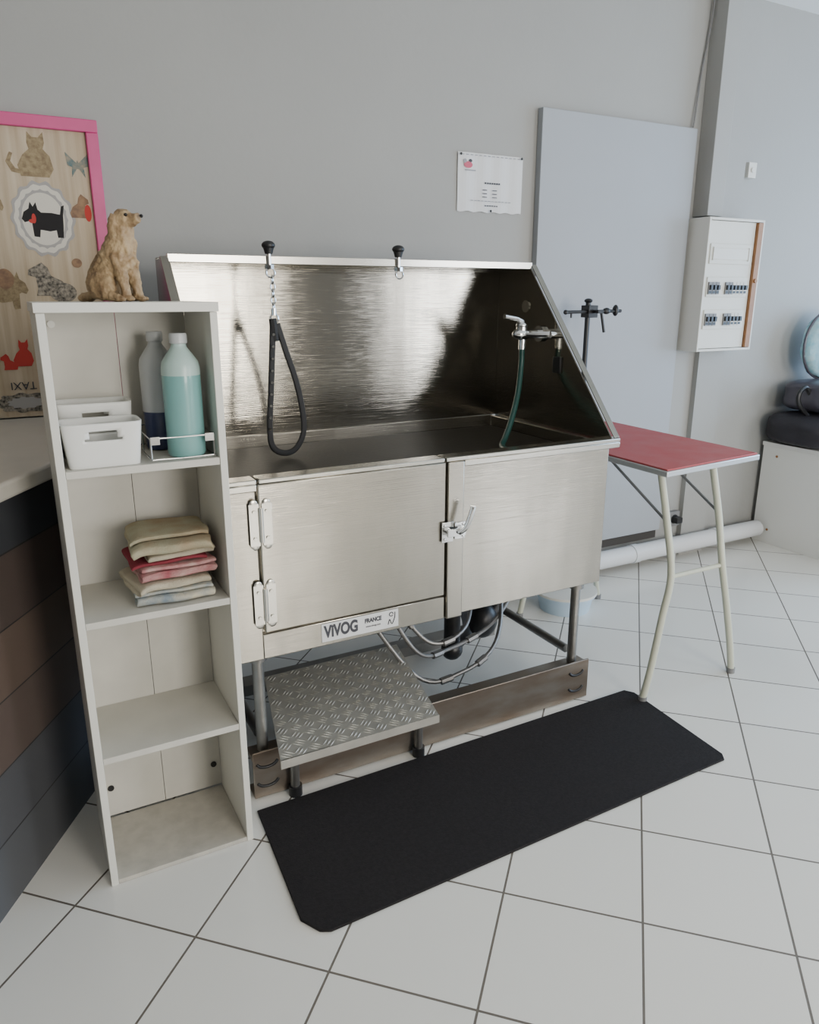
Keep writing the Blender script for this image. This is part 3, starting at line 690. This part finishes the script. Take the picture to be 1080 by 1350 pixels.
# ------------------------------------------------------------------ white cabinet, bags, cushion
cb=empty('low_cabinet',(4.05,2.33,0),'low white melamine cabinet standing against the wall','cabinet')
bm=B();box(bm,3.69,3.706,1.95,2.69,0,.55);box(bm,4.39,4.406,1.95,2.69,0,.55);box(bm,3.706,4.39,2.67,2.69,0,.55);box(bm,3.706,4.39,1.96,2.67,.05,.07)
box(bm,3.706,4.39,1.97,1.985,0,.05)
mk('body',bm,'basket',cb,bevel=.001)
bm=B();box(bm,3.685,4.41,1.945,2.695,.5505,.572);mk('top_board',bm,'basket',cb,bevel=.001)
for x in(3.71,4.05):
    bm=B();box(bm,x,x+.335,1.932,1.949,.055,.545);dd=mk('door',bm,'white',cb,bevel=.001)
    bm=B();cyl(bm,(x+(.3 if x<4 else .035),1.93,.3),(x+(.3 if x<4 else .035),1.905,.3),.01);mk('knob',bm,'chrome',dd)
for y,z in((2.60,.08),(2.60,.5),(2.15,.5),(2.15,.08)):
    bm=B();cyl(bm,(3.6895,y,z),(3.687,y,z),.007);mk('screw_cap',bm,'wood',cb)
def softbox(name,cx,cy,z0,sx,sy,sz,mt,parent,seed=0,**p):
    bm=B();res=bmesh.ops.create_cube(bm,size=2);bmesh.ops.subdivide_edges(bm,edges=bm.edges[:],cuts=7,use_grid_fill=True)
    for v in bm.verts:
        c=v.co.copy();s=(abs(c.x)**5+abs(c.y)**5+abs(c.z)**5)**.2
        c=c/s
        n=noise.noise(c*2+V((seed,0,0)))*.08
        v.co=V((cx+c.x*sx*(1+n),cy+c.y*sy*(1+min(n,0)),z0+sz+c.z*sz*(1+(min(n,.01) if c.z>0 else 0))))
    return mk(name,bm,mt,parent,subsurf=1,angle=180,**p)
bg=empty('travel_bag',(3.9,2.5,.573),'black nylon bag lying on the low cabinet','bag')
softbox('bag_body',3.89,2.50,.573,.26,.2,.085,'bag',bg,1)
bm=B();tube(bm,smoothpath([(3.75,2.48,.72),(3.67,2.50,.80),(3.66,2.5,.86),(3.72,2.5,.88),(3.78,2.48,.76)],6),.012,8);mk('handle',bm,'black',bg)
g2=empty('folded_pet_carrier',(3.95,2.5,.75),'dark grey soft pet carrier stacked on the black bag','pet carrier')
softbox('carrier_body',3.97,2.50,.745,.24,.19,.085,'baggrey',g2,5)
bm=B();tube(bm,smoothpath([(3.80,2.33,.80),(3.77,2.31,.86),(3.80,2.31,.90),(3.86,2.31,.90)],5),.009,8);mk('handle',bm,'black',g2)
cu_=empty('round_cushion',(3.97,2.60,.915),'round light blue patterned cushion standing on the stacked bags','cushion')
bm=B()
res=bmesh.ops.create_uvsphere(bm,u_segments=32,v_segments=20,radius=1)
for v in bm.verts:
    c=v.co.copy();r=math.hypot(c.x,c.z);n=noise.noise(c*2.5)*.08
    v.co=V((3.97+c.x*.18*(1+n),2.60+math.copysign(abs(c.y)**.7,c.y)*.055*(1+n),1.095+c.z*.18*(1+n*.6)))
mk('cover',bm,'tealfab',cu_)
bm=B();tube(bm,[(3.97+.181*math.cos(t),2.60,1.095+.181*math.sin(t)) for t in[k*math.pi/18 for k in range(36)]],.007,8,closed=True);mk('piping',bm,'baggrey',cu_)

# ------------------------------------------------------------------ lights
def area(name,loc,rot,sx,sy,power,col):
    l=bpy.data.lights.new(name,'AREA');l.shape='RECTANGLE';l.size=sx;l.size_y=sy;l.energy=power;l.color=col
    o=bpy.data.objects.new(name,l);scene.collection.objects.link(o);o.location=loc;o.rotation_euler=[math.radians(a) for a in rot];return o
area('window_light_front',(1.65,-3.15,1.4),(90,0,0),1.4,1.85,140,(1,.95,.865))
area('window_light_front_far',(4.9,-3.15,1.4),(90,0,0),1.35,1.85,95,(.95,.965,1))
area('window_light_right',(6.15,.95,1.4),(0,90,0),1.9,2.6,135,(.48,.7,1))
w=bpy.data.worlds.new('world');scene.world=w;w.use_nodes=True
w.node_tree.nodes['Background'].inputs[0].default_value=(.7,.8,1,1);w.node_tree.nodes['Background'].inputs[1].default_value=.6

# ------------------------------------------------------------------ camera
cam=bpy.data.cameras.new('camera');co=bpy.data.objects.new('camera',cam);scene.collection.objects.link(co)
co.location=(0,0,1.35);co.rotation_euler=(math.radians(90-16.137),0,math.radians(-28.2))
cam.sensor_fit='HORIZONTAL';cam.sensor_width=36;cam.lens=36*985/1080;cam.clip_start=.02
scene.camera=co
